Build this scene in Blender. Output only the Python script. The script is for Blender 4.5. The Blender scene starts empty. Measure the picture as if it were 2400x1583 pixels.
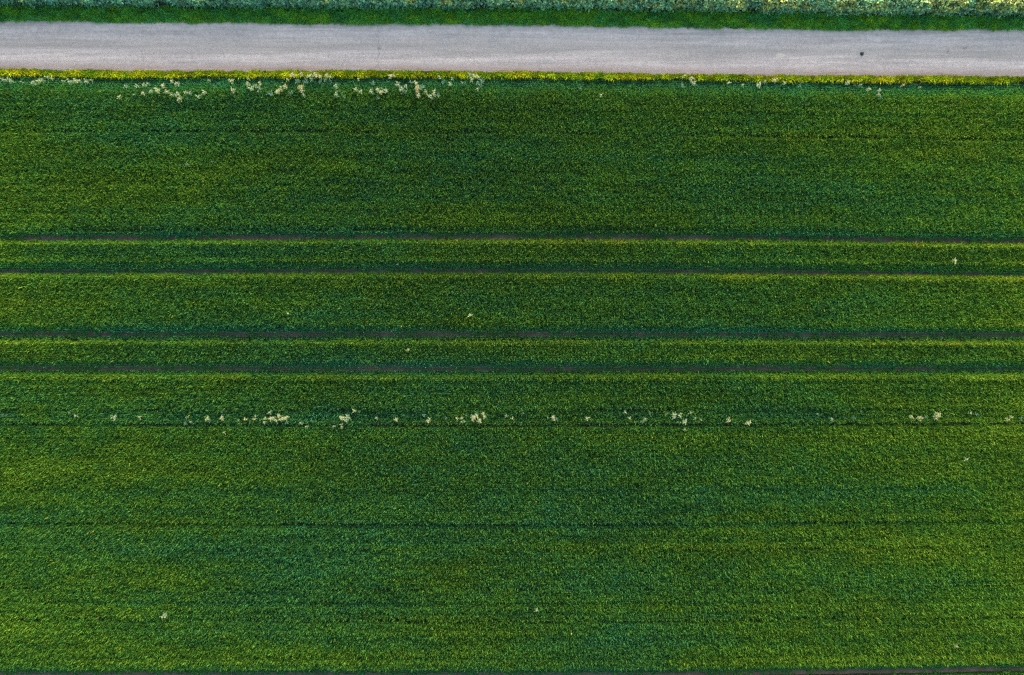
import bpy, math, random
import numpy as np
from mathutils import Vector, Matrix
R = math.radians
rng = np.random.default_rng(11)
NVAR = 4
random.seed(5)
SC = bpy.context.scene
COL = SC.collection

# ------------------------------------------------------------------ layout
# Everything is in metres.  The survey of the place is kept in photo pixels (40 px to a metre on the ground).
PXM = 40.0
H = 40.0                       # camera height
def wx(px): return (np.asarray(px, dtype=float) - 1200.0) / PXM
def wy(py): return (791.5 - np.asarray(py, dtype=float)) / PXM

XS = np.array([-400, 0, 300, 600, 900, 1200, 1500, 1800, 2100, 2400, 2800], float)
CUR = {  # canonical v : y of the line at every XS
    -400: [-400] * 11,
    30:   [14, 19, 22, 25, 27, 27, 33, 38, 42, 43, 44],
    62:   [50, 52, 54, 57.5, 58.5, 60, 65, 70.5, 73, 72, 72],
    171:  [162, 163, 169, 168, 168.5, 170, 175, 179, 181, 182, 182],
    195:  [186, 187, 192, 190, 190, 191, 195, 199, 202, 204, 205],
    310:  [303, 305, 305, 305, 307, 308, 313, 318, 321, 325, 327],
    560:  [561, 560, 559.5, 558.5, 557, 556.5, 557, 559.5, 563.5, 567.5, 570],
    637:  [637, 637, 638, 637, 636, 636, 636.5, 638.5, 641, 644, 646],
    784:  [783, 783.5, 783.5, 784, 783, 783, 783.5, 785, 785.5, 786, 787],
    862:  [861, 862, 862.5, 862.5, 863, 863, 863, 863, 863, 863, 863],
    997:  [996, 997, 997, 998, 999, 999, 998, 997, 996, 995, 994],
    1227: [1223, 1225, 1226, 1228, 1229, 1229, 1228, 1225, 1222, 1219, 1217],
    1454: [1450, 1452, 1454, 1456, 1457, 1457, 1456, 1453, 1449, 1446, 1443],
    1581: [1579, 1580, 1580, 1580.5, 1581, 1581, 1580, 1575, 1571, 1565, 1560],
    2600: [2600] * 11,
}
VK = np.array(sorted(CUR), float)
YK = np.array([CUR[int(k)] for k in VK])           # K x 11
XF = np.linspace(-400, 2800, 321)
YF = np.array([np.interp(XF, XS, row) for row in YK])
for _ in range(30):
    YF[:, 1:-1] = 0.25 * YF[:, :-2] + 0.5 * YF[:, 1:-1] + 0.25 * YF[:, 2:]

def v2y(px, v):
    """canonical v (px) at photo column px -> photo row, along the slightly bent lines"""
    px = np.asarray(px, float); v = np.asarray(v, float)
    px, v = np.broadcast_arrays(px, v)
    j = np.clip(np.searchsorted(VK, v, side='right') - 1, 0, len(VK) - 2)
    fx = np.clip((px + 400) / 10.0, 0, 319.999); i = fx.astype(int); t = fx - i
    a = YF[j, i] * (1 - t) + YF[j, i + 1] * t
    b = YF[j + 1, i] * (1 - t) + YF[j + 1, i + 1] * t
    s = (v - VK[j]) / (VK[j + 1] - VK[j])
    return a * (1 - s) + b * s

_tab = {}
def noise(x, y, sx, sy, seed):
    """smooth value noise, about -1..1 (x, y in metres)"""
    key = seed
    if key not in _tab:
        _tab[key] = np.random.default_rng(1000 + seed).uniform(-1, 1, (256, 256))
    T = _tab[key]
    u = np.asarray(x) / sx + 517.3; w = np.asarray(y) / sy + 411.7
    i = np.floor(u).astype(int); j = np.floor(w).astype(int)
    fu = u - i; fw = w - j
    fu = fu * fu * (3 - 2 * fu); fw = fw * fw * (3 - 2 * fw)
    g = lambda a, b: T[a & 255, b & 255]
    return (g(i, j) * (1 - fu) + g(i + 1, j) * fu) * (1 - fw) + (g(i, j + 1) * (1 - fu) + g(i + 1, j + 1) * fu) * fw

# ------------------------------------------------------------------ helpers
def tag(o, label=None, cat=None, group=None, kind=None):
    if label: o['label'] = label
    if cat: o['category'] = cat
    if group: o['group'] = group
    if kind: o['kind'] = kind
    return o

def np_mesh(name, V, F, mat, attrs=None, uv=None):
    """V n x 3, F m x 3 or 4"""
    me = bpy.data.meshes.new(name)
    n, m, k = len(V), len(F), F.shape[1]
    me.vertices.add(n); me.loops.add(m * k); me.polygons.add(m)
    me.vertices.foreach_set('co', np.ascontiguousarray(V, dtype=np.float32).ravel())
    me.loops.foreach_set('vertex_index', np.ascontiguousarray(F, dtype=np.int32).ravel())
    me.polygons.foreach_set('loop_start', np.arange(0, m * k, k, dtype=np.int32))
    me.polygons.foreach_set('loop_total', np.full(m, k, dtype=np.int32))
    for nm, arr in (attrs or {}).items():
        a = me.attributes.new(nm, 'FLOAT', 'FACE')
        a.data.foreach_set('value', np.ascontiguousarray(arr, dtype=np.float32))
    if uv is not None:
        l = me.uv_layers.new(name='UVMap')
        l.data.foreach_set('uv', np.ascontiguousarray(uv[F.ravel()], dtype=np.float32).ravel())
    me.update(calc_edges=True)
    me.materials.append(mat)
    o = bpy.data.objects.new(name, me)
    COL.objects.link(o)
    return o

def blades(x, y, z0, h, r, az, w, tipdrop):
    """leaf blades: root, a wide middle and a tip; two triangles folded across the middle.  arrays -> V, F"""
    n = len(x)
    dx, dy = np.cos(az), np.sin(az)
    px, py = -dy, dx
    mx = x + dx * r * 0.38; my = y + dy * r * 0.38; mz = z0 + h * rng.uniform(0.72, 0.95, n)
    tx = x + dx * r; ty = y + dy * r; tz = z0 + h * (1 - tipdrop)
    tw = rng.uniform(-0.4, 0.4, n) * w
    V = np.empty((n, 4, 3), np.float32)
    V[:, 0] = np.stack([x, y, z0], 1)
    V[:, 1] = np.stack([mx - px * w * .5, my - py * w * .5, mz + tw * .5], 1)
    V[:, 2] = np.stack([mx + px * w * .5, my + py * w * .5, mz - tw * .5], 1)
    V[:, 3] = np.stack([tx, ty, tz], 1)
    b = (np.arange(n) * 4)[:, None]
    F = np.stack([b + np.array([0, 1, 2]), b + np.array([1, 3, 2])], 1).reshape(-1, 3)
    return V.reshape(-1, 3), F

# ------------------------------------------------------------------ materials
def new_mat(name):
    m = bpy.data.materials.new(name); m.use_nodes = True
    nt = m.node_tree; nt.nodes.clear()
    return m, nt
def N(nt, t, **kw):
    n = nt.nodes.new(t)
    for k, v in kw.items():
        if k in n.inputs: n.inputs[k].default_value = v
        else: setattr(n, k, v)
    return n
def L(nt, a, b): nt.links.new(a, b)
def ramp(nt, fac, stops):
    r = nt.nodes.new('ShaderNodeValToRGB')
    e = r.color_ramp.elements
    while len(e) < len(stops): e.new(0.5)
    for el, (p, c) in zip(e, stops):
        el.position = p; el.color = (*c, 1)
    L(nt, fac, r.inputs['Fac'])
    return r.outputs['Color']
def math_(nt, op, a, b=None, c=None, clamp=False):
    n = nt.nodes.new('ShaderNodeMath'); n.operation = op; n.use_clamp = clamp
    for i, v in enumerate((a, b, c)):
        if v is None: continue
        if hasattr(v, 'is_linked'): L(nt, v, n.inputs[i])
        else: n.inputs[i].default_value = v
    return n.outputs[0]
def mix(nt, f, a, b, mode='MIX'):
    n = nt.nodes.new('ShaderNodeMix'); n.data_type = 'RGBA'; n.blend_type = mode
    for s, v in ((n.inputs[0], f), (n.inputs[6], a), (n.inputs[7], b)):
        if hasattr(v, 'is_linked'): L(nt, v, s)
        elif isinstance(v, tuple): s.default_value = (*v, 1)
        else: s.default_value = v
    return n.outputs[2]

def leaf_mat(name, stops, trans=0.35, rough=0.55, spec=0.35, tr_tint=(1.25, 1.3, 0.45)):
    """colour follows the leaf's own 'hue' and 'val' attributes; some light comes through the blade"""
    m, nt = new_mat(name)
    a = N(nt, 'ShaderNodeAttribute', attribute_name='hue')
    b = N(nt, 'ShaderNodeAttribute', attribute_name='val')
    col = ramp(nt, a.outputs['Fac'], stops)
    col = mix(nt, 1.0, col, b.outputs['Fac'], 'MULTIPLY')
    p = N(nt, 'ShaderNodeBsdfPrincipled', Roughness=rough)
    p.inputs['Specular IOR Level'].default_value = spec
    L(nt, col, p.inputs['Base Color'])
    t = N(nt, 'ShaderNodeBsdfTranslucent')
    L(nt, mix(nt, 1.0, col, tr_tint, 'MULTIPLY'), t.inputs['Color'])
    s = N(nt, 'ShaderNodeMixShader'); s.inputs[0].default_value = trans
    L(nt, p.outputs[0], s.inputs[1]); L(nt, t.outputs[0], s.inputs[2])
    o = N(nt, 'ShaderNodeOutputMaterial'); L(nt, s.outputs[0], o.inputs[0])
    return m

M = {}
M['crop'] = leaf_mat('cereal_leaf', [
    (0.0, (0.014, 0.150, 0.085)), (0.28, (0.026, 0.138, 0.046)), (0.52, (0.050, 0.148, 0.014)),
    (0.8, (0.115, 0.195, 0.012)), (1.0, (0.22, 0.20, 0.02))], spec=.16, rough=.7)
M['verge_yellow'] = leaf_mat('dry_grass_leaf', [
    (0.0, (0.10, 0.23, 0.006)), (0.4, (0.27, 0.34, 0.007)), (0.75, (0.44, 0.42, 0.007)), (1.0, (0.54, 0.46, 0.03))], trans=.4, spec=.08, rough=.8)
M['verge_green'] = leaf_mat('verge_grass_leaf', [
    (0.0, (0.05, 0.28, 0.09)), (0.5, (0.105, 0.33, 0.030)), (1.0, (0.27, 0.45, 0.020))], trans=.35, spec=.08, rough=.8)
M['rape'] = leaf_mat('rapeseed_leaf', [
    (0.0, (0.09, 0.29, 0.20)), (0.45, (0.19, 0.41, 0.20)), (0.7, (0.32, 0.46, 0.16)),
    (0.85, (0.42, 0.42, 0.09)), (1.0, (0.60, 0.48, 0.06))], trans=.25, rough=.6, spec=.2)
M['weed_leaf'] = leaf_mat('pale_weed_leaf', [
    (0.0, (0.09, 0.23, 0.15)), (0.5, (0.21, 0.33, 0.16)), (1.0, (0.40, 0.42, 0.16))], trans=.25, tr_tint=(1.1, 1.1, .7))
M['weed_flower'] = leaf_mat('cream_petal', [
    (0.0, (0.40, 0.45, 0.26)), (0.5, (0.52, 0.50, 0.26)), (1.0, (0.56, 0.34, 0.12))], trans=.25, tr_tint=(1.05, 1, .8))
M['weed_stem'] = leaf_mat('weed_stem', [(0, (0.14, 0.22, 0.10)), (1, (0.2, 0.28, 0.12))], trans=.1)

def soil_mat(name, c0, c1, c2, far=False):
    m, nt = new_mat(name)
    g = N(nt, 'ShaderNodeNewGeometry')
    n1 = N(nt, 'ShaderNodeTexNoise', Scale=1.1, Detail=8, Roughness=.7); L(nt, g.outputs['Position'], n1.inputs['Vector'])
    n2 = N(nt, 'ShaderNodeTexNoise', Scale=14, Detail=6, Roughness=.75); L(nt, g.outputs['Position'], n2.inputs['Vector'])
    f = math_(nt, 'MULTIPLY_ADD', n2.outputs['Fac'], .6, math_(nt, 'MULTIPLY', n1.outputs['Fac'], .45))
    col = ramp(nt, f, [(.36, c0), (.52, c1), (.68, c2)])
    if far:   # beyond the modelled plants the same fields carry on as green ground
        sx = N(nt, 'ShaderNodeSeparateXYZ'); L(nt, g.outputs['Position'], sx.inputs[0])
        ax = math_(nt, 'SUBTRACT', math_(nt, 'ABSOLUTE', sx.outputs[0]), 44.0, clamp=True)
        ay = math_(nt, 'SUBTRACT', math_(nt, 'ABSOLUTE', math_(nt, 'ADD', sx.outputs[1], 3.6)), 27.3, clamp=True)
        k = math_(nt, 'MAXIMUM', ax, ay)
        gr = ramp(nt, f, [(.35, (.010, .034, .008)), (.52, (.017, .050, .010)), (.7, (.034, .066, .012))])
        col = mix(nt, k, col, gr)
    p = N(nt, 'ShaderNodeBsdfPrincipled', Roughness=.95); L(nt, col, p.inputs['Base Color'])
    p.inputs['Specular IOR Level'].default_value = .2
    bp = N(nt, 'ShaderNodeBump', Strength=.7, Distance=.04); L(nt, n2.outputs['Fac'], bp.inputs['Height'])
    L(nt, bp.outputs[0], p.inputs['Normal'])
    o = N(nt, 'ShaderNodeOutputMaterial'); L(nt, p.outputs[0], o.inputs[0])
    return m
M['soil'] = soil_mat('field_soil', (.035, .040, .022), (.065, .068, .038), (.10, .088, .055), far=True)
M['track'] = soil_mat('rut_soil', (.095, .064, .042), (.18, .122, .084), (.28, .20, .145))

def road_mat():
    m, nt = new_mat('worn_road')
    g = N(nt, 'ShaderNodeNewGeometry')
    P = g.outputs['Position']
    uv = N(nt, 'ShaderNodeUVMap', uv_map='UVMap'); su = N(nt, 'ShaderNodeSeparateXYZ'); L(nt, uv.outputs[0], su.inputs[0])
    across = su.outputs[1]
    mp = N(nt, 'ShaderNodeMapping'); mp.inputs['Scale'].default_value = (.13, 2.6, 1); L(nt, P, mp.inputs['Vector'])
    nl = N(nt, 'ShaderNodeTexNoise', Scale=1.0, Detail=5, Roughness=.6); L(nt, mp.outputs[0], nl.inputs['Vector'])
    nm = N(nt, 'ShaderNodeTexNoise', Scale=2.4, Detail=8, Roughness=.72); L(nt, P, nm.inputs['Vector'])
    nf = N(nt, 'ShaderNodeTexNoise', Scale=38, Detail=4, Roughness=.8); L(nt, P, nf.inputs['Vector'])
    base = ramp(nt, math_(nt, 'MULTIPLY_ADD', nm.outputs['Fac'], .35, math_(nt, 'MULTIPLY', nl.outputs['Fac'], .65)),
                [(.36, (.44, .405, .385)), (.5, (.56, .51, .49)), (.64, (.68, .62, .59))])
    ms = N(nt, 'ShaderNodeMapping'); ms.inputs['Scale'].default_value = (.35, 9, 1); L(nt, P, ms.inputs['Vector'])
    nst = N(nt, 'ShaderNodeTexNoise', Scale=1.0, Detail=4, Roughness=.65); L(nt, ms.outputs[0], nst.inputs['Vector'])
    base = mix(nt, 1.0, base, ramp(nt, nst.outputs['Fac'], [(.32, (.86, .865, .86)), (.5, (1, 1, 1)), (.68, (1.10, 1.09, 1.08))]), 'MULTIPLY')
    # fine stone in the binder
    ng = N(nt, 'ShaderNodeTexNoise', Scale=9, Detail=3, Roughness=.8); L(nt, P, ng.inputs['Vector'])
    fine = ramp(nt, nf.outputs['Fac'], [(.28, (.72, .72, .73)), (.5, (1, 1, 1)), (.72, (1.2, 1.2, 1.18))])
    fine = mix(nt, 1.0, fine, ramp(nt, ng.outputs['Fac'], [(.3, (.80, .80, .79)), (.5, (1, 1, 1)), (.7, (1.16, 1.15, 1.14))]), 'MULTIPLY')
    base = mix(nt, 1.0, base, fine, 'MULTIPLY')
    # worn centre strip between the wheels is a darker, greener grey
    c = math_(nt, 'ABSOLUTE', math_(nt, 'SUBTRACT', math_(nt, 'MULTIPLY_ADD', nl.outputs['Fac'], .22, across), .60))
    cm = math_(nt, 'SUBTRACT', 1.0, math_(nt, 'DIVIDE', c, .17), clamp=True)
    cm = math_(nt, 'MULTIPLY', cm, math_(nt, 'MULTIPLY_ADD', nm.outputs['Fac'], 1.6, -.25, clamp=True), clamp=True)
    base = mix(nt, math_(nt, 'MULTIPLY', cm, .9), base, (.36, .345, .31))
    # earthy margins, strongest at the lower edge
    e1 = math_(nt, 'MULTIPLY_ADD', math_(nt, 'ADD', across, math_(nt, 'MULTIPLY', nl.outputs['Fac'], .16)), 9.0, -7.9, clamp=True)
    e1 = math_(nt, 'MULTIPLY', e1, math_(nt, 'MULTIPLY_ADD', math_(nt, 'MULTIPLY_ADD', nst.outputs['Fac'], .75, math_(nt, 'MULTIPLY', nm.outputs['Fac'], .25)), 4.5, -1.75, clamp=True))
    base = mix(nt, math_(nt, 'MULTIPLY', e1, .95), base, (.40, .29, .245))
    e2 = math_(nt, 'MULTIPLY_ADD', across, -22.0, 1.1, clamp=True)
    e2 = math_(nt, 'MULTIPLY', e2, math_(nt, 'MULTIPLY_ADD', math_(nt, 'MULTIPLY_ADD', nst.outputs['Fac'], .7, math_(nt, 'MULTIPLY', nm.outputs['Fac'], .3)), 4.5, -1.9, clamp=True))
    base = mix(nt, math_(nt, 'MULTIPLY', e2, .7), base, (.32, .25, .21))
    # embedded dark and pale pebbles
    vo = N(nt, 'ShaderNodeTexVoronoi', Scale=7.5); L(nt, P, vo.inputs['Vector'])
    sc = N(nt, 'ShaderNodeSeparateXYZ'); L(nt, vo.outputs['Color'], sc.inputs[0])
    near = math_(nt, 'LESS_THAN', vo.outputs['Distance'], .13)
    dark = math_(nt, 'MULTIPLY', near, math_(nt, 'GREATER_THAN', sc.outputs[0], .8))
    pale = math_(nt, 'MULTIPLY', near, math_(nt, 'LESS_THAN', sc.outputs[0], .10))
    base = mix(nt, math_(nt, 'MULTIPLY', dark, .55), base, (.12, .11, .105))
    base = mix(nt, math_(nt, 'MULTIPLY', pale, .5), base, (.75, .71, .62))
    # transverse cracks
    sp = N(nt, 'ShaderNodeSeparateXYZ'); L(nt, P, sp.inputs[0])
    mc = N(nt, 'ShaderNodeMapping'); mc.inputs['Scale'].default_value = (.05, 1, 1); L(nt, P, mc.inputs['Vector'])
    nc = N(nt, 'ShaderNodeTexNoise', Scale=3.2, Detail=5, Roughness=.6); L(nt, mc.outputs[0], nc.inputs['Vector'])
    wob = math_(nt, 'MULTIPLY_ADD', nc.outputs['Fac'], .7, -.35)
    tot = None
    for px, a0, a1, k in ((353, .0, .35, .8), (335, .5, 1, .45), (442, .55, .95, .3), (524, .55, .95, .5), (888, -.1, 1.1, .9),
                       (1120, .0, .4, .2), (1262, .5, 1.0, .35), (1500, .1, .6, .3), (2336, -.1, .6, .3)):
        d = math_(nt, 'ABSOLUTE', math_(nt, 'SUBTRACT', math_(nt, 'ADD', sp.outputs[0], wob), float(wx(px))))
        q = math_(nt, 'SUBTRACT', 1.0, math_(nt, 'DIVIDE', d, .022), clamp=True)
        q = math_(nt, 'MULTIPLY', q, math_(nt, 'GREATER_THAN', across, a0))
        q = math_(nt, 'MULTIPLY', math_(nt, 'MULTIPLY', q, math_(nt, 'LESS_THAN', across, a1)), k)
        tot = q if tot is None else math_(nt, 'MAXIMUM', tot, q)
    tot = math_(nt, 'MULTIPLY', tot, math_(nt, 'MULTIPLY_ADD', nm.outputs['Fac'], 2.6, -.55, clamp=True))
    base = mix(nt, tot, base, (.12, .11, .11))
    # chalky scuff left on the surface
    for cx, cy, rx, ry, k, colr in ((1829, 131, .34, .14, .45, (.80, .76, .62)), (2000, 119, .22, .05, .4, (.78, .76, .66)),
                                    (890, 115, .17, .10, .75, (.28, .27, .25)), (2055, 95, .3, .22, .3, (.76, .71, .68)),
                                    (2345, 104, .15, .30, .3, (.36, .33, .30)), (2318, 130, .3, .05, .5, (.35, .32, .28))):
        dx = math_(nt, 'DIVIDE', math_(nt, 'SUBTRACT', sp.outputs[0], float(wx(cx))), rx)
        dy = math_(nt, 'DIVIDE', math_(nt, 'SUBTRACT', sp.outputs[1], float(wy(cy))), ry)
        d = math_(nt, 'SQRT', math_(nt, 'ADD', math_(nt, 'MULTIPLY', dx, dx), math_(nt, 'MULTIPLY', dy, dy)))
        d = math_(nt, 'MULTIPLY_ADD', math_(nt, 'SUBTRACT', 1.25, math_(nt, 'ADD', d, math_(nt, 'MULTIPLY', nm.outputs['Fac'], .5))), 2.6, 0, clamp=True)
        base = mix(nt, math_(nt, 'MULTIPLY', d, k), base, colr)
    base = mix(nt, 1.0, base, (.93, .815, .70), 'MULTIPLY')
    p = N(nt, 'ShaderNodeBsdfPrincipled', Roughness=.9); L(nt, base, p.inputs['Base Color'])
    p.inputs['Specular IOR Level'].default_value = .25
    bp = N(nt, 'ShaderNodeBump', Strength=.5, Distance=.012); L(nt, nf.outputs['Fac'], bp.inputs['Height'])
    L(nt, bp.outputs[0], p.inputs['Normal'])
    o = N(nt, 'ShaderNodeOutputMaterial'); L(nt, p.outputs[0], o.inputs[0])
    return m
M['road'] = road_mat()

def plain_mat(name, c0, c1, scale=30, rough=.9):
    m, nt = new_mat(name)
    g = N(nt, 'ShaderNodeTexCoord')
    n = N(nt, 'ShaderNodeTexNoise', Scale=scale, Detail=5); L(nt, g.outputs['Object'], n.inputs['Vector'])
    p = N(nt, 'ShaderNodeBsdfPrincipled', Roughness=rough)
    L(nt, ramp(nt, n.outputs['Fac'], [(.35, c0), (.65, c1)]), p.inputs['Base Color'])
    o = N(nt, 'ShaderNodeOutputMaterial'); L(nt, p.outputs[0], o.inputs[0])
    return m
M['clod'] = plain_mat('dark_clod', (.015, .018, .012), (.04, .045, .028), 20)
M['twig'] = plain_mat('dry_twig', (.22, .16, .09), (.42, .33, .2), 40)
M['stone'] = plain_mat('pale_stone', (.42, .40, .37), (.62, .60, .55), 25)

# ------------------------------------------------------------------ setting: ground, road, wheel tracks
g = np_mesh('ground', np.array([[-1500, -1500, 0], [1500, -1500, 0], [1500, 1500, 0], [-1500, 1500, 0]], float),
            np.array([[0, 1, 2, 3]]), M['soil'])
tag(g, kind='structure')

def strip(name, v0, v1, mat, prof, x0=-60.0, x1=60.0, step=.06, rag=0.0, seed=3):
    """a band that follows the bent field lines between canonical v0 and v1; prof = [(across, z)]"""
    xs = np.arange(x0, x1 + step, step); px = xs * PXM + 1200
    pxc = np.clip(px, -400, 2800)
    rows, uvs = [], []
    for k, (t, z) in enumerate(prof):
        y = wy(v2y(pxc, v0 + (v1 - v0) * t))
        if rag and k in (0, len(prof) - 1):
            y = y + rag * (noise(xs, xs * 0, .16, 1, seed + k) * .6 + noise(xs, xs * 0, .7, 1, seed + k + 7))
        rows.append(np.stack([xs, y, np.full_like(xs, z)], 1)); uvs.append(np.stack([xs / 10, np.full_like(xs, t)], 1))
    V = np.concatenate(rows); UV = np.concatenate(uvs); n = len(xs); F = []
    for k in range(len(prof) - 1):
        a = np.arange(n - 1) + k * n
        F.append(np.stack([a + n, a + n + 1, a + 1, a], 1))
    return np_mesh(name, V, np.concatenate(F), mat, uv=UV)

road = strip('road', 57, 174.5, M['road'], [(0, .030), (.075, .048), (.3, .060), (.5, .063), (.75, .060), (.925, .048), (1, .030)], rag=.09)
tag(road, kind='structure')
TR = [560, 637, 784, 862, 1581]
for i, v in enumerate(TR):
    t = strip('wheel_track', v - 7, v + 7, M['track'], [(0, .03), (.12, .05), (.3, .02), (.7, .018), (.88, .05), (1, .03)], rag=.02, seed=20 + 3 * i)
    tag(t, kind='structure')

# ------------------------------------------------------------------ the cereal crop
SH = (H - .5) / H
def canopy_v(v): return 791.5 + (v - 791.5) * SH      # seams are seen between leaf tips half a metre up
SEAMS = [(canopy_v(310), .75, 2.5), (canopy_v(997), .8, 2.5), (canopy_v(1227), .65, 2.4), (canopy_v(1454), 1.1, 2.4),
         (canopy_v(538), .6, 2.0), (canopy_v(405), .25, 2.2), (canopy_v(1290), .35, 2.4), (canopy_v(1380), .35, 2.4),
         (canopy_v(440), .25, 2.2), (canopy_v(770), .4, 2), (canopy_v(725), .2, 2), (canopy_v(1100), .2, 2), (canopy_v(960), .35, 2.5)]

def crop_field(name, xa, xb, va, vb, row, step, nb, wmul, hole=None):
    rows = np.arange(va, vb, row * PXM)
    per = int((xb - xa) / step)
    n = len(rows) * per
    v = np.repeat(rows, per) + rng.normal(0, .011 * PXM, n)
    x = np.tile(np.linspace(xa, xb, per), len(rows)) + rng.uniform(-.5, .5, n) * step * 1.6
    px = x * PXM + 1200
    y = wy(v2y(np.clip(px, -400, 2800), v))
    keep = np.ones(n, bool)
    if hole is not None:
        keep &= ~((x > hole[0]) & (x < hole[1]) & (v > hole[2]) & (v < hole[3]))
    # canopy height in metres
    h = .50 + .03 * noise(x, y, 1.6, .6, 1) + .03 * noise(x, y, .2, .2, 2) + .03 * noise(x, y, 7, 2.5, 3)
    rk = np.repeat(rng.normal(0, 1, len(rows)), per)         # every drill row stands a little differently
    h = h + .016 * rk
    hue = .45 + .105 * noise(x, y, 9, 1.6, 4) + .06 * noise(x, y, 1.3, .6, 5) + .06 * noise(x, y, .3, .2, 6) + .045 * noise(x, y, 16, .22, 8) + .02 * rk
    hue = hue - .02 + .11 * np.minimum(((x + 2) / 30) ** 2, 1.2) + .04 * np.clip(x / 30, -.2, 1)  # view-angle brightness painted into hue and val: darker centre, lighter sides
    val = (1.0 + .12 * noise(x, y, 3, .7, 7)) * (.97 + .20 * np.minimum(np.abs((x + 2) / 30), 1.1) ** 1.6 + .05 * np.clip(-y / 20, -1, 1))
    # teal skylit shade painted into leaf colour, and lower growth, on the far side (seen from the sun) of every open strip
    for k, tv in enumerate(TR):
        d = (v - tv) / PXM                   # + = towards the bottom of the picture
        edge = .074 + .028 * noise(x, y, .5, 5, 30 + k) + .03 * noise(x, y, .15, 5, 40 + k)
        edge2 = edge + .01
        keep &= ~((d > -edge) & (d < edge2))
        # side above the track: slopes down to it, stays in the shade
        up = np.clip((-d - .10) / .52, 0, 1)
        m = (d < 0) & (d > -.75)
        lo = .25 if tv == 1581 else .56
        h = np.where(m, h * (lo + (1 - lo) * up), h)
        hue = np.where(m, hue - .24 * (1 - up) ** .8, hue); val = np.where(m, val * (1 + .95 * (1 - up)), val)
        # side below the track: a taller shoulder, sunlit yellow painted into its hue; the lower pair has a low gap row first
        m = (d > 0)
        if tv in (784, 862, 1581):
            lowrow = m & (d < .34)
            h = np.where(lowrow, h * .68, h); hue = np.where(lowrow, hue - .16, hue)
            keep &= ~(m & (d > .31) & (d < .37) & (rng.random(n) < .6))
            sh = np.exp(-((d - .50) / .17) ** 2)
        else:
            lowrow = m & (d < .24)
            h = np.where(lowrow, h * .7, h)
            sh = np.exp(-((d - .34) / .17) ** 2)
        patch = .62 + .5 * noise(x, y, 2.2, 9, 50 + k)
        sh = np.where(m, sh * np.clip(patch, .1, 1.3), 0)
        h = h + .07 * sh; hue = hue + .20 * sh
    # the margin under the roadside: short growth first, teal verge shade painted into its colour
    d = (v - 192) / PXM
    m = d < 1.3
    ramp_ = np.clip((d - .15) / .8, 0, 1)
    h = np.where(m, h * (.42 + .58 * ramp_), h); val = np.where(m, val * (1.5 - .5 * ramp_), val)
    hue = np.where(m, hue - .24 * (1 - ramp_), hue)
    # shorter line through the lower weeds, teal shade painted into its hue
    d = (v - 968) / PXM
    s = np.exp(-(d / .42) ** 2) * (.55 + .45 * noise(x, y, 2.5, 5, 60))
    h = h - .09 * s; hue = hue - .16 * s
    for sv, k, wd in SEAMS:
        dd = np.abs(v - sv + .5 * noise(x, y, 3, 9, 80))
        on = np.clip(k + .5 * noise(x, y, 1.2, 9, int(sv) % 97), 0, 1)
        keep &= ~((dd < wd) & (rng.random(n) < on))
    v, x, y, h, hue, val = (a[keep] for a in (v, x, y, h, hue, val))
    n = len(x)
    # every tuft: nb blades
    x = np.repeat(x, nb); y = np.repeat(y, nb); h = np.repeat(h, nb); hue = np.repeat(hue, nb); val = np.repeat(val, nb)
    tuft = np.repeat(rng.normal(0, 1, n), nb)
    n = len(x)
    x = x + rng.normal(0, .016, n); y = y + rng.normal(0, .007, n)
    hh = h * np.clip(rng.normal(.88, .12, n) + .045 * tuft, .4, 1.2)
    z0 = np.full(n, .04)
    az = rng.uniform(0, 2 * np.pi, n)
    r = hh * rng.uniform(.05, .42, n)
    w = rng.uniform(.016, .034, n) * wmul
    V, F = blades(x, y, z0, hh, r, az, w, rng.uniform(-.08, .32, n))
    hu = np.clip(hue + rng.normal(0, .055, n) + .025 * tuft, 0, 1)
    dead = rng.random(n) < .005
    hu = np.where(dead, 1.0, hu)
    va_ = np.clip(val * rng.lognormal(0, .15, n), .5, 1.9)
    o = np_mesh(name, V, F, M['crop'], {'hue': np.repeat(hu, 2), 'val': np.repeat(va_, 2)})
    return o, n
HOLE = (-33.0, 33.0, 0, 1680)
o, nb_ = crop_field('cereal_crop', -33.0, 33.0, 193, 1680, .125, .048, 6, .92)
tag(o, 'dense green young cereal crop drilled in long fine rows below the road', 'crop', kind='stuff')
o2, nb2 = crop_field('cereal_crop', -46.0, 46.0, 193, 2050, .25, .16, 6, 2.4, hole=HOLE)
tag(o2, 'continuation of the green cereal crop beyond the near field rows', 'crop', kind='stuff')
print('crop blades', nb_, nb2)

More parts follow.
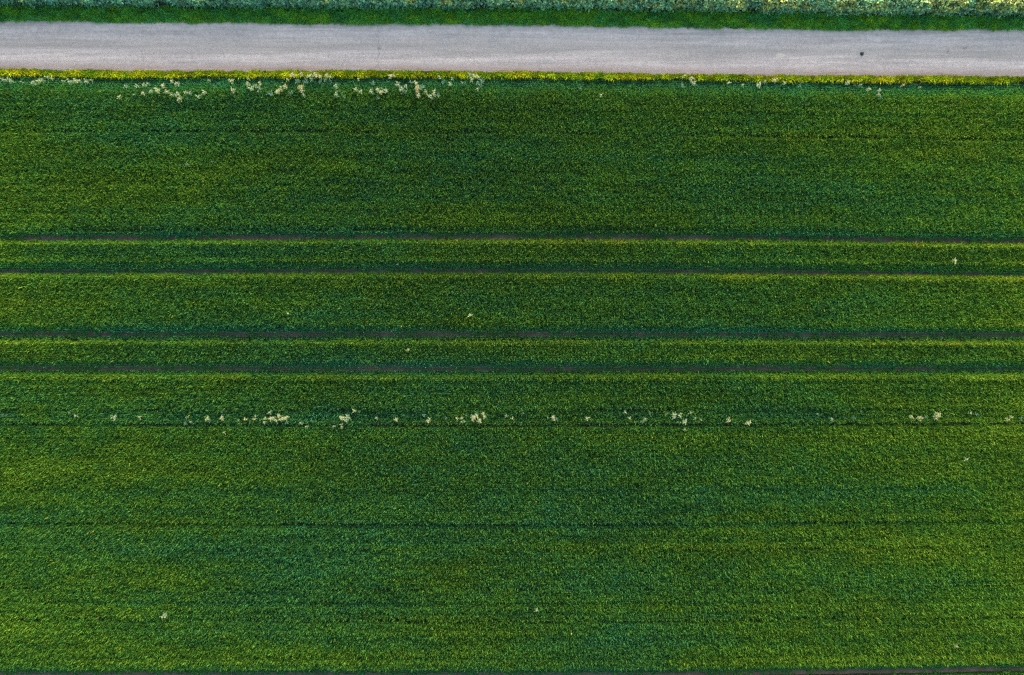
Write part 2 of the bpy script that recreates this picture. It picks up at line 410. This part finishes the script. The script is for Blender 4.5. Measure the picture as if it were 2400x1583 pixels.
# ------------------------------------------------------------------ verge grass and rapeseed
def grass_band(name, mat, v0, v1, dens, hmean, fall, seed, label, hue0=.5, wr=(.018, .042), xr=46.0, jag=.11):
    area = 2 * xr * (v1 - v0) / PXM
    n = int(area * dens)
    x = rng.uniform(-xr, xr, n); t = rng.random(n)
    v = v0 + (v1 - v0) * t
    px = np.clip(x * PXM + 1200, -400, 2800)
    y = wy(v2y(px, v))
    e0 = jag * PXM * (noise(x, x * 0, .12, 1, seed) * .8 + noise(x, x * 0, .9, 1, seed + 1) * .8) + jag * PXM * .4
    e1 = jag * PXM * (noise(x, x * 0, .12, 1, seed + 2) * .8 + noise(x, x * 0, 1.3, 1, seed + 3) * .8) + jag * PXM * .4
    keep = (v > v0 + e0) & (v < v1 - e1)
    x, y, t = x[keep], y[keep], t[keep]; n = len(x)
    h = hmean * fall(t) * (1 + .45 * noise(x, y, .35, .22, seed + 4) + .15 * noise(x, y, 2.5, 1, seed + 5)) * rng.uniform(.6, 1.15, n)
    az = rng.uniform(0, 2 * np.pi, n)
    r = h * rng.uniform(.2, .95, n)
    V, F = blades(x, y, np.full(n, .02), h, r, az, rng.uniform(*wr, n), rng.uniform(0, .45, n))
    hue = np.clip(hue0 + .22 * noise(x, y, 1.1, .35, seed + 6) + .22 * noise(x, y, .28, .2, seed + 7) + rng.normal(0, .10, n), 0, 1)
    val = np.clip(rng.lognormal(0, .25, n) * (1 + .3 * noise(x, y, .3, .2, seed + 8)), .4, 2)
    return tag(np_mesh(name, V, F, mat, {'hue': np.repeat(hue, 2), 'val': np.repeat(val, 2)}), label, 'grass', kind='stuff')

grass_band('roadside_grass', M['verge_green'], 26, 64, 1700, .24, lambda t: 1.15 - .5 * t, 100,
           'short green verge grass between the rapeseed and the upper edge of the road', .45)
grass_band('dry_roadside_grass', M['verge_yellow'], 169, 188, 2000, .26, lambda t: .30 + .85 * np.clip(t * 1.6, 0, 1), 120,
           'bright yellow-green grass strip along the lower edge of the road', .42)

def rapeseed(name, v_front, depth, dens, xr=46.0):
    v0 = v_front - depth * PXM
    n = int(2 * xr * depth * dens * 1.2)
    x = rng.uniform(-xr, xr, n); v = v0 + (v_front - v0) * rng.random(n)
    px = np.clip(x * PXM + 1200, -400, 2800)
    # clumpy: plants on a jittered grid pull their leaves together
    cell = .26
    cx = (np.floor(x / cell) + .5) * cell; cv = (np.floor(v / (cell * PXM)) + .5) * cell * PXM
    x = x * .68 + (cx + .16 * noise(cx, cv, .13, 3, 201)) * .32; v = v * .68 + (cv + 7 * noise(cx, cv, .17, 3, 202)) * .32
    front = v_front + 9 * noise(x, x * 0, .45, 1, 203) + 5 * noise(x, x * 0, 1.4, 1, 204)
    keep = v < front
    x, v, px, cx, cv, front = (a[keep] for a in (x, v, px, cx, cv, front)); n = len(x)
    y = wy(v2y(px, v))
    top = 1.18 + .06 * noise(cx, cv / PXM, .2, .2, 205) + .04 * noise(x, y, 1.5, 1.0, 206)
    dfr = (front - v) / PXM
    top = top * np.clip(.60 + dfr * .9, .6, 1)
    z = top * (1 - rng.random(n) ** 2.6 * np.where(dfr < .5, .85, .45))
    z = np.where(rng.random(n) < .2, rng.uniform(.1, .8, n), z)
    az = rng.uniform(0, 2 * np.pi, n)
    ln = rng.uniform(.09, .20, n); w = ln * rng.uniform(.42, .65, n)
    V, F = blades(x, y, z, ln * rng.uniform(.05, .9, n), ln, az, w, rng.uniform(-.2, .9, n))
    fl = .17 * np.clip((x + 22) / 40, 0, 1.2)
    hue = .22 + .14 * noise(x, y, .5, .4, 207) + .10 * noise(cx, cv, .2, 2, 208) + fl + rng.normal(0, .06, n) + .16 * (z > top * .9)
    isf = (z > top * .85) & (noise(x, y, .7, .35, 209) + 1.2 * fl / .17 * .5 > .62)
    hue = np.where(isf, rng.uniform(.62, .92, n), np.clip(hue, 0, .72))
    val = np.clip(rng.lognormal(0, .28, n), .4, 2.0)
    return tag(np_mesh(name, V, F, M['rape'], {'hue': np.repeat(hue, 2), 'val': np.repeat(val * np.where(rng.random(len(val)) < .3, .4, 1.1) * (1 + .3 * noise(x, y, .28, .22, 240)), 2)}),
               'blue-green leafy rapeseed crop with yellow buds along the top of the field road', 'crop', kind='stuff')
rapeseed('rapeseed_crop', 31, 5.0, 800)
# sparse short blades that creep into the wheel tracks
def creep():
    n = 90000
    k = rng.integers(0, 5, n); tv = np.array(TR, float)[k]
    x = rng.uniform(-46, 46, n); v = tv + rng.uniform(-7.5, 7.5, n)
    px = np.clip(x * PXM + 1200, -400, 2800); y = wy(v2y(px, v))
    keep = .8 * noise(x, v + tv * 9, .35, 200, 300) + .7 * noise(x, v + tv * 7, 1.6, 200, 301) + .09 * np.abs(v - tv) > .48 - .5 * np.exp(-(x / 11.0) ** 2)
    x, y = x[keep], y[keep]; n = len(x)
    h = rng.uniform(.05, .22, n)
    V, F = blades(x, y, np.full(n, .015), h, h * rng.uniform(.3, 1, n), rng.uniform(0, 6.28, n), rng.uniform(.014, .03, n), rng.uniform(0, .4, n))
    hue = np.clip(rng.normal(.42, .2, n), 0, 1)
    tag(np_mesh('track_grass', V, F, M['crop'], {'hue': np.repeat(hue, 2), 'val': np.repeat(rng.uniform(1.2, 2.6, n), 2)}),
        'thin short grass creeping over the bare soil of the wheel tracks', 'grass', kind='stuff')
creep()

# ------------------------------------------------------------------ weeds standing in the crop
def leaf_set(specs, hue, hj, vj):
    """specs: (base xyz, az, length, width, rise) -> mesh arrays of lobed leaves (six-sided, folded along the rib)"""
    V, F, HU, VA = [], [], [], []
    for (bx, by, bz), az, ln, w, rise in specs:
        d = Vector((math.cos(az), math.sin(az), 0)); s = Vector((-d.y, d.x, 0)); b = Vector((bx, by, bz)); i = len(V)
        c = lambda t, o, z: b + d * ln * t + s * w * o + Vector((0, 0, ln * z))
        V += [c(0, 0, 0), c(.35, -.42, rise * .45), c(.72, -.5, rise * .5 - .02), c(1, 0, rise * .35), c(.72, .5, rise * .5 - .02),
              c(.35, .42, rise * .45), c(.5, 0, rise * .55 - .08)]
        hu = min(1, max(0, hue + random.gauss(0, hj))); va = random.uniform(1 - vj, 1 + vj)
        for t in ((0, 1, 6), (1, 2, 6), (2, 3, 6), (3, 4, 6), (4, 5, 6), (5, 0, 6)):
            F.append([i + k for k in t]); HU.append(hu); VA.append(va)
    return np.array([tuple(v) for v in V]), np.array(F), np.array(HU), np.array(VA)

def tube(pts, rad, sides=5):
    V, F = [], []
    for i, (p, r) in enumerate(zip(pts, rad)):
        for k in range(sides):
            a = 2 * math.pi * k / sides
            V.append((p[0] + r * math.cos(a), p[1] + r * math.sin(a), p[2]))
    for i in range(len(pts) - 1):
        for k in range(sides):
            F.append((i * sides + k, i * sides + (k + 1) % sides, (i + 1) * sides + (k + 1) % sides, (i + 1) * sides + k))
    return V, F

def make_proto(kind, nhead, spread, hgt):
    """a branching weed: stem with side branches, a whorl of leaves round every head, small petals on top"""
    heads = []
    for k in range(nhead):
        a = 2 * math.pi * (k + random.uniform(-.3, .3)) / nhead
        rr = 0 if nhead == 1 else spread * random.uniform(.35, 1)
        heads.append((rr * math.cos(a), rr * math.sin(a), hgt * random.uniform(.86, 1.05)))
    SV, SF = [], []
    for hd in heads:
        pts = [(0, 0, .0), (hd[0] * .15, hd[1] * .15, hgt * .35), (hd[0] * .6, hd[1] * .6, hgt * .62), hd]
        v, f = tube(pts, [.014, .012, .009, .006])
        n = len(SV); SV += v; SF += [tuple(n + q for q in t) for t in f]
    specs, flow = [], []
    for hd in heads:
        flow.append([])
        nl = random.randint(4, 8); a0 = random.uniform(0, 6.28)
        for k in range(nl):
            ln = random.uniform(.07, .24)
            specs.append(((hd[0], hd[1], hd[2] - random.uniform(.0, .10)), a0 + 6.28 * k / nl + random.uniform(-.8, .8), ln, ln * random.uniform(.15, .28), random.uniform(-.3, .4)))
        for k in range(2):
            ln = random.uniform(.12, .2)
            specs.append(((hd[0] * .5, hd[1] * .5, hd[2] * .74), random.uniform(0, 6.28), ln, ln * .3, random.uniform(-.1, .3)))
        for k in range({'cream': 7, 'pale': 2, 'blue': 0, 'orange': 8}[kind]):
            if k == 0:
                for j in range(6): flow[-1].append(((hd[0], hd[1], hd[2] + .03), j * 1.047, .062, .022, .3))
            a = random.uniform(0, 6.28); q = random.uniform(.0, .03); b = (hd[0] + q * math.cos(a), hd[1] + q * math.sin(a), hd[2] + .02 + random.uniform(0, .05))
            for j in range(4):
                flow[-1].append((b, a + j * 1.571, random.uniform(.026, .042), .026, .25))
    hue = {'cream': .78, 'pale': .48, 'blue': .12, 'orange': .85}[kind]
    fh = {'cream': .45, 'pale': .15, 'blue': .0, 'orange': .85}[kind]
    return (np.array(SV, float), np.array(SF)), leaf_set(specs, hue, .16, .45), [leaf_set(q, fh, .16, .2) for q in flow if q]

def mesh_only(name, V, F, mat, attrs=None):
    o = np_mesh(name, V, F, mat, attrs); me = o.data; bpy.data.objects.remove(o); return me
PROTO = {}
for kind in ('cream', 'pale', 'blue', 'orange'):
    for size, (nh, sp, ht) in {'small': (1, 0, .62), 'medium': (3, .12, .68), 'big': (6, .21, .74)}.items():
        for var in range(NVAR):
            (sv, sf), lf, fl = make_proto(kind, nh, sp, ht)
            PROTO[kind, size, var] = (
                mesh_only('stem', sv, sf, M['weed_stem'], {'hue': np.full(len(sf), .5), 'val': np.ones(len(sf))}),
                mesh_only('leaves', lf[0], lf[1], M['weed_leaf'], {'hue': lf[2], 'val': lf[3]}),
                [mesh_only('flower_head', q[0], q[1], M['weed_flower'], {'hue': q[2], 'val': q[3]}) for q in fl])

CATW = {'cream': 'cream-flowered', 'pale': 'pale green', 'blue': 'blue-green', 'orange': 'orange-tinged'}
ORD = ['first', 'second', 'third', 'fourth', 'fifth', 'sixth', 'seventh', 'eighth', 'ninth', 'tenth', 'eleventh', 'twelfth', 'thirteenth',
       'fourteenth', 'fifteenth', 'sixteenth']
K = {'c': 'cream', 'p': 'pale', 'b': 'blue', 'o': 'orange'}
S = {'s': 'small', 'm': 'medium', 'B': 'big'}
WEEDS = []    # (photo x, photo y, kind, size, place phrase, group)
def add(ox, oy, sc, place, group, txt):
    for tok in txt.split():
        a, b, c = tok.split(',')
        WEEDS.append((ox + float(a) / sc, oy + float(b) / sc, K[c[0]], S[c[1]], place, group))
Z = 3.963
RG = 'pale weeds along the roadside edge of the crop'
add(0, 0, Z, 'at far left end of yellow verge', RG, '20,735,pm 60,730,pm 95,745,pm 200,762,os 300,762,pm 345,752,cs 385,742,pm 435,712,pm 475,725,ps')
add(0, 0, Z, 'under verge left of ragged clump', RG, '580,752,ps 640,750,pm 690,745,cm 735,750,pm 790,752,pm 845,745,ps 1100,900,cs 1160,795,ps 1235,875,ps')
add(0, 0, Z, 'in ragged clump below road left', RG, '1265,800,pm 1330,785,pm 1375,780,ps 1320,862,cm 1400,845,pm 1450,835,cm 1510,795,cm 1545,850,cm 1590,752,cm 1640,778,cm')
add(0, 0, Z, 'in tail of ragged left clump', RG, '1590,875,pm 1640,880,pm 1660,920,cm 1725,915,bs 1720,855,pm 1755,860,pm 1835,890,pm 1890,855,cm 1990,800,bs')
add(0, 0, Z, 'between ragged clump and dense verge patch', RG, '1930,740,ps 2140,742,cm 2160,835,cm 2160,870,bs 2300,775,cm 2325,815,pm 2365,795,pm 2310,735,ps')
add(600, 0, Z, 'below left of dense verge patch', RG, '35,770,om 30,815,pm 20,850,ps 130,865,bm 200,850,cm 225,820,om 270,800,cm 315,855,bm 410,808,oB 425,850,cm 440,880,ps')
add(600, 0, Z, 'in dense patch on yellow verge', RG, '290,735,cs 335,690,cm 380,745,bm 420,685,cm 460,752,bm 490,700,cm 515,735,bm 545,692,cm 590,705,cm 590,750,bm 640,740,bm 655,695,cm 690,710,ps 690,745,bs')
add(600, 0, Z, 'under verge right of dense patch', RG, '740,800,pm 765,830,bs 745,870,pm 740,900,bs 815,885,bm 925,828,cm 965,850,pm 950,735,os 1080,765,bm')
add(600, 0, Z, 'in short row under middle verge', RG, '1070,845,pm 1130,830,cm 1160,855,cm 1160,822,bs 1120,900,bs 1205,838,pm 1245,700,cm 1275,700,cs')
add(600, 0, Z, 'in blue-green tangle under middle verge', RG, '1315,775,pm 1330,810,bm 1345,830,pm 1385,800,pm 1375,840,bm 1430,762,bs 1475,762,ps')
add(600, 0, Z, 'at tall orange spike under middle verge', RG, '1490,775,cm 1495,810,oB 1500,850,om 1505,885,cm 1535,800,bm')
add(600, 0, Z, 'right of tall orange spike', RG, '1575,850,pm 1605,885,pm 1630,900,pm 1655,870,cm 1660,840,ps 1695,880,bm 1735,755,bm 1800,775,pm 1820,720,ps 1700,710,cs')
add(600, 0, Z, 'in pale clump overhanging verge edge', RG, '1910,760,bs 1945,765,bs 1985,690,pm 2000,735,cm 2030,700,cm 2055,705,cs 2060,765,bm 2100,745,bm 2085,785,bs 2055,828,ps')
add(1200, 0, Z, 'along right half of yellow verge', RG, '630,815,bs 830,882,ps 1580,785,bm 1600,705,cs 1670,730,cm 1690,770,pm 2015,770,cs 2150,785,ps 2290,785,pm 2345,760,ps')
add(1800, 0, Z, 'near right end of yellow verge', RG, '70,740,cm 150,770,ps 298,785,bs 745,760,cm 820,782,bs 862,790,ps 945,825,cm 1040,835,pm 1030,880,pm 1060,900,bs 1255,795,os 1420,808,ps')
LG = 'pale weeds strung along the lower drill line'
z = 5.945
add(0, 940, z, 'at left end of lower weed line', LG, '15,190,bs 65,195,bs 950,168,ps 1060,202,ps 1575,230,pm 1600,262,ps 1945,225,cs')
add(400, 940, z, 'in lower line left of cream cluster', LG, '205,230,ps 265,295,ps 180,310,bs 500,245,cm 525,275,bs 712,140,bs 705,235,cm 715,262,cs 775,215,bs 740,440,cs')
add(400, 940, z, 'leading up to lower cream cluster', LG, '938,275,ps 1025,260,cs 1150,255,om 1180,215,ps 1250,262,bs 1300,300,pm 1310,250,cs 1375,160,ps')
add(400, 940, z, 'in dense cream cluster of lower line', LG, '1385,250,cm 1420,240,cm 1450,265,cs 1500,215,cm 1500,190,cs 1530,255,cm 1565,250,cm 1600,240,cm 1600,290,bs 1475,280,ps')
add(700, 940, z, 'between cream cluster and middle group, lower line', LG, '25,305,ps 97,360,ps 180,280,bs 480,352,ps 590,235,cm 625,250,pm 675,215,pm 665,265,pm 590,330,cs 595,360,cs 772,140,cs 835,158,bs')
add(700, 940, z, 'spaced out left of lower middle group', LG, '1080,245,pm 1355,262,cm 1730,205,bs 1800,285,cm 1822,250,ps 2045,232,bs 2065,255,bs')
add(1000, 940, z, 'in middle group of lower line', LG, '415,240,cs 490,240,cs 485,290,ps 525,290,ps 540,205,bs 640,210,ps 655,250,cm 690,215,cm 705,165,bs 735,280,cm 785,180,cm 800,225,cm')
add(1000, 940, z, 'right of middle group, lower line', LG, '1105,208,ps 1195,248,cs 1335,175,bs 1685,235,bs 1760,230,cm 1775,265,cs 1820,262,bs 2235,242,cs 2265,240,bs')
add(1400, 940, z, 'in star-shaped group of lower line', LG, '390,155,ps 450,240,ps 672,250,ps 640,278,bs 745,170,bs 975,195,bs 1075,195,pm 1065,235,ps 1160,202,pm 1300,165,ps 1265,205,bs')
add(1400, 940, z, 'below or right of star-shaped group', LG, '1215,292,pm 1130,305,bs 1370,240,ps 1450,268,ps 1225,400,ps 1830,275,cm 1845,240,cs 2115,305,cm')
add(1800, 940, Z, 'in right part of lower line', LG, '470,130,bs 592,165,ps 612,192,bs 725,160,bs 800,155,bs 880,95,bs 1340,152,cm 1420,158,om 1410,180,ps 1482,155,bs')
add(1800, 940, Z, 'near right end of lower line', LG, '1568,165,cm 1590,118,cm 1580,140,om 1555,140,ps 1682,145,bs 1885,115,ps 1945,125,bs 2240,175,cs 2272,152,cs 2360,170,bs')
SG = 'lone pale weeds scattered through the crop'
for px, py, c, place in ((668 * 1.0097, 728 * 1.0097, 'cs', 'standing alone between the two middle track pairs, left of centre'),
        (1091 * 1.0097, 732 * 1.0097, 'cs', 'standing alone between the two middle track pairs near centre'),
        (957, 820, 'cs', 'standing alone between the lower pair of tracks'),
        (2239, 611, 'cs', 'standing alone between the upper pair of tracks at right'),
        (384, 1444, 'pm', 'standing alone at the lower left of the field'),
        (1258, 1432, 'ps', 'standing alone near the bottom centre of the field'),
        (2243, 1516, 'cs', 'standing alone at the lower right corner of the field'),
        (1474, 1317, 'bs', 'half hidden in the lower field right of centre'),
        (1268, 1345, 'bs', 'half hidden in the lower field above the lone bottom centre weed'),
        (2105, 1134, 'bs', 'half hidden in the right part of the lower field'),
        (1923, 1126, 'bs', 'half hidden under the right half of the lower weed line'),
        (2265, 1076, 'ps', 'standing alone below the right end of the lower weed line'),
        (1744, 1078, 'bs', 'half hidden below the star-shaped group'),
        (2236, 471, 'bs', 'standing alone in the upper field at right'),
        (214, 1358, 'bs', 'half hidden in the lower field at far left'),
        (931, 618, 'bs', 'half hidden above the second wheel track'),
        (436, 384, 'bm', 'in the faint patch of the upper field at left'),
        (497, 378, 'bs', 'at the right of the faint patch in the upper field'),
        (988, 666, 'bs', 'half hidden just below the second wheel track')):
    WEEDS.append((px, py, K[c[0]], S[c[1]], place, SG))
count = {}
for w in WEEDS: count[w[2], w[3], w[4]] = count.get((w[2], w[3], w[4]), 0) + 1
seen = {}
WEEDS.sort(key=lambda w: w[0])
for i, (px, py, kind, size, place, group) in enumerate(WEEDS):
    key = (kind, size, place); seen[key] = seen.get(key, 0) + 1
    desc = size + ' ' + CATW[kind] + ' weed ' + place
    if count[key] > 1: desc += ', ' + ORD[seen[key] - 1] + ' such from left'
    ht = {'small': .62, 'medium': .68, 'big': .74}[size]
    f = (H - ht) / H
    x = (px - 1200) / PXM * f; y = (791.5 - py) / PXM * f
    stem, leaves, flowers = PROTO[kind, size, random.randrange(NVAR)]
    root = bpy.data.objects.new('weed_plant', None); COL.objects.link(root)
    root.empty_display_size = .1
    root.location = (x, y, 0); root.rotation_euler = (0, 0, random.uniform(0, 6.28))
    s = random.uniform(.54, .86) if group != SG else random.uniform(.8, 1.0) * (.6 if kind == 'blue' else 1); root.scale = (s * random.uniform(.85, 1.15), s, random.uniform(.95, 1.05))
    tag(root, desc, 'weed', group)
    for nm, me in [('stem', stem), ('leaves', leaves)] + [('flower_head', q) for q in flowers]:
        c = bpy.data.objects.new(nm, me); COL.objects.link(c); c.parent = root
print('weeds', len(WEEDS))

# ------------------------------------------------------------------ small things lying on the road
import bmesh
def lump(name, loc, sx, sy, sz, mat, seed, sub=3, rough=.25):
    bm = bmesh.new(); bmesh.ops.create_icosphere(bm, subdivisions=sub, radius=1)
    rr = random.Random(seed); ph = [rr.uniform(0, 6) for _ in range(6)]
    for v in bm.verts:
        c = v.co
        k = 1 + rough * (math.sin(3.1 * c.x + ph[0]) * math.cos(2.7 * c.y + ph[1]) + .5 * math.sin(6 * c.z + 5 * c.x + ph[2]) + .3 * math.sin(11 * c.y + ph[3]))
        v.co = Vector((c.x * sx * k, c.y * sy * k, c.z * sz * k + sz * .75))
    me = bpy.data.meshes.new(name); bm.to_mesh(me); bm.free(); me.materials.append(mat)
    o = bpy.data.objects.new(name, me); COL.objects.link(o); o.location = loc
    return o
o = lump('clod', (float(wx(2018.5)), float(wy(128)), .055), .105, .105, .045, M['clod'], 4, rough=.3)
tag(o, 'dark lump of earth lying on the pale road near its right end', 'clod')

def twig(loc, rot, ln, seed):
    rr = random.Random(seed)
    V, F = [], []
    def seg(a, b, ra, rb):
        d = (Vector(b) - Vector(a)).normalized(); up = Vector((0, 0, 1)); s = d.cross(up).normalized(); u = s.cross(d)
        n = len(V)
        for p, r in ((a, ra), (b, rb)):
            for k in range(5):
                t = 2 * math.pi * k / 5
                V.append(tuple(Vector(p) + s * r * math.cos(t) + u * r * math.sin(t)))
        for k in range(5): F.append((n + k, n + (k + 1) % 5, n + 5 + (k + 1) % 5, n + 5 + k))
    p = [(-ln / 2, 0, .012)]
    for k in range(5): p.append((p[-1][0] + ln / 5, p[-1][1] + rr.uniform(-.03, .03), .012 + rr.uniform(0, .012)))
    for k in range(5): seg(p[k], p[k + 1], .011 - .0015 * k, .0095 - .0015 * k)
    for k in (2, 3): seg(p[k], (p[k][0] + .09, p[k][1] + rr.choice((-1, 1)) * .07, .03), .006, .003)
    o = np_mesh('twig', np.array(V), np.array(F), M['twig']); o.location = loc; o.rotation_euler = (0, 0, rot)
    return o
RZ = .062
for (px, py), rot, ln, lb in (((2261, 112), 0.45, .34, 'dry brown twig lying on the road, longest of the litter at right'),
                              ((2221, 122), 0.95, .26, 'short pale twig lying left of the longest twig on the road')):
    tag(twig((float(wx(px)), float(wy(py)), RZ), rot, ln, px), lb, 'twig', 'litter on the right end of the road')
for i, (px, py, s, lb) in enumerate(((1043, 102, .07, 'pale flat stone on the road below the upper verge, centre left'),
                         (1280, 107, .055, 'small pale stone in the middle of the road at centre'),
                         (238, 110, .05, 'small pale stone on the left end of the road'),
                         (1028, 71, .035, 'tiny stone near the upper road edge left of centre'))):
    tag(lump('stone', (float(wx(px)), float(wy(py)), RZ - .004), s, s * .8, s * .3, M['stone'], i + 9, 2, .15), lb, 'stone', 'loose stones on the road')

# ------------------------------------------------------------------ light, sky, camera
EL, AZ = R(13.0), R(14)      # sun beyond the top of the picture, a little to the right
w = bpy.data.worlds.new('World'); SC.world = w; w.use_nodes = True
nt = w.node_tree; nt.nodes.clear()
sky = nt.nodes.new('ShaderNodeTexSky'); sky.sky_type = 'NISHITA'; sky.sun_disc = False
sky.sun_elevation = EL; sky.sun_rotation = AZ; sky.altitude = 300; sky.air_density = 1.0; sky.dust_density = 3.0; sky.ozone_density = .6
bg = nt.nodes.new('ShaderNodeBackground'); bg.inputs[1].default_value = .15
out = nt.nodes.new('ShaderNodeOutputWorld')
nt.links.new(sky.outputs[0], bg.inputs[0]); nt.links.new(bg.outputs[0], out.inputs[0])
sd = bpy.data.lights.new('sun', 'SUN'); sd.energy = 2.8; sd.angle = R(.6); sd.color = (1.0, .86, .62)
so = bpy.data.objects.new('sun', sd); COL.objects.link(so)
dvec = Vector((math.sin(AZ) * math.cos(EL), math.cos(AZ) * math.cos(EL), math.sin(EL)))
so.rotation_euler = dvec.to_track_quat('Z', 'Y').to_euler(); so.location = dvec * 60

cd = bpy.data.cameras.new('camera'); cam = bpy.data.objects.new('camera', cd); COL.objects.link(cam)
cd.sensor_fit = 'HORIZONTAL'; cd.sensor_width = 36; cd.lens = 36 * H / 60.0; cd.clip_end = 4000; cd.clip_start = .5
cam.location = (0, 0, H); cam.rotation_euler = (0, 0, 0)
SC.camera = cam
SC.view_settings.view_transform = 'Standard'; SC.view_settings.look = 'None'
SC.view_settings.exposure = 2.1; SC.view_settings.gamma = 1
SC.cycles.use_denoising = False; SC.cycles.filter_width = 1.4
SC.cycles.max_bounces = 6; SC.cycles.diffuse_bounces = 3; SC.cycles.transmission_bounces = 3
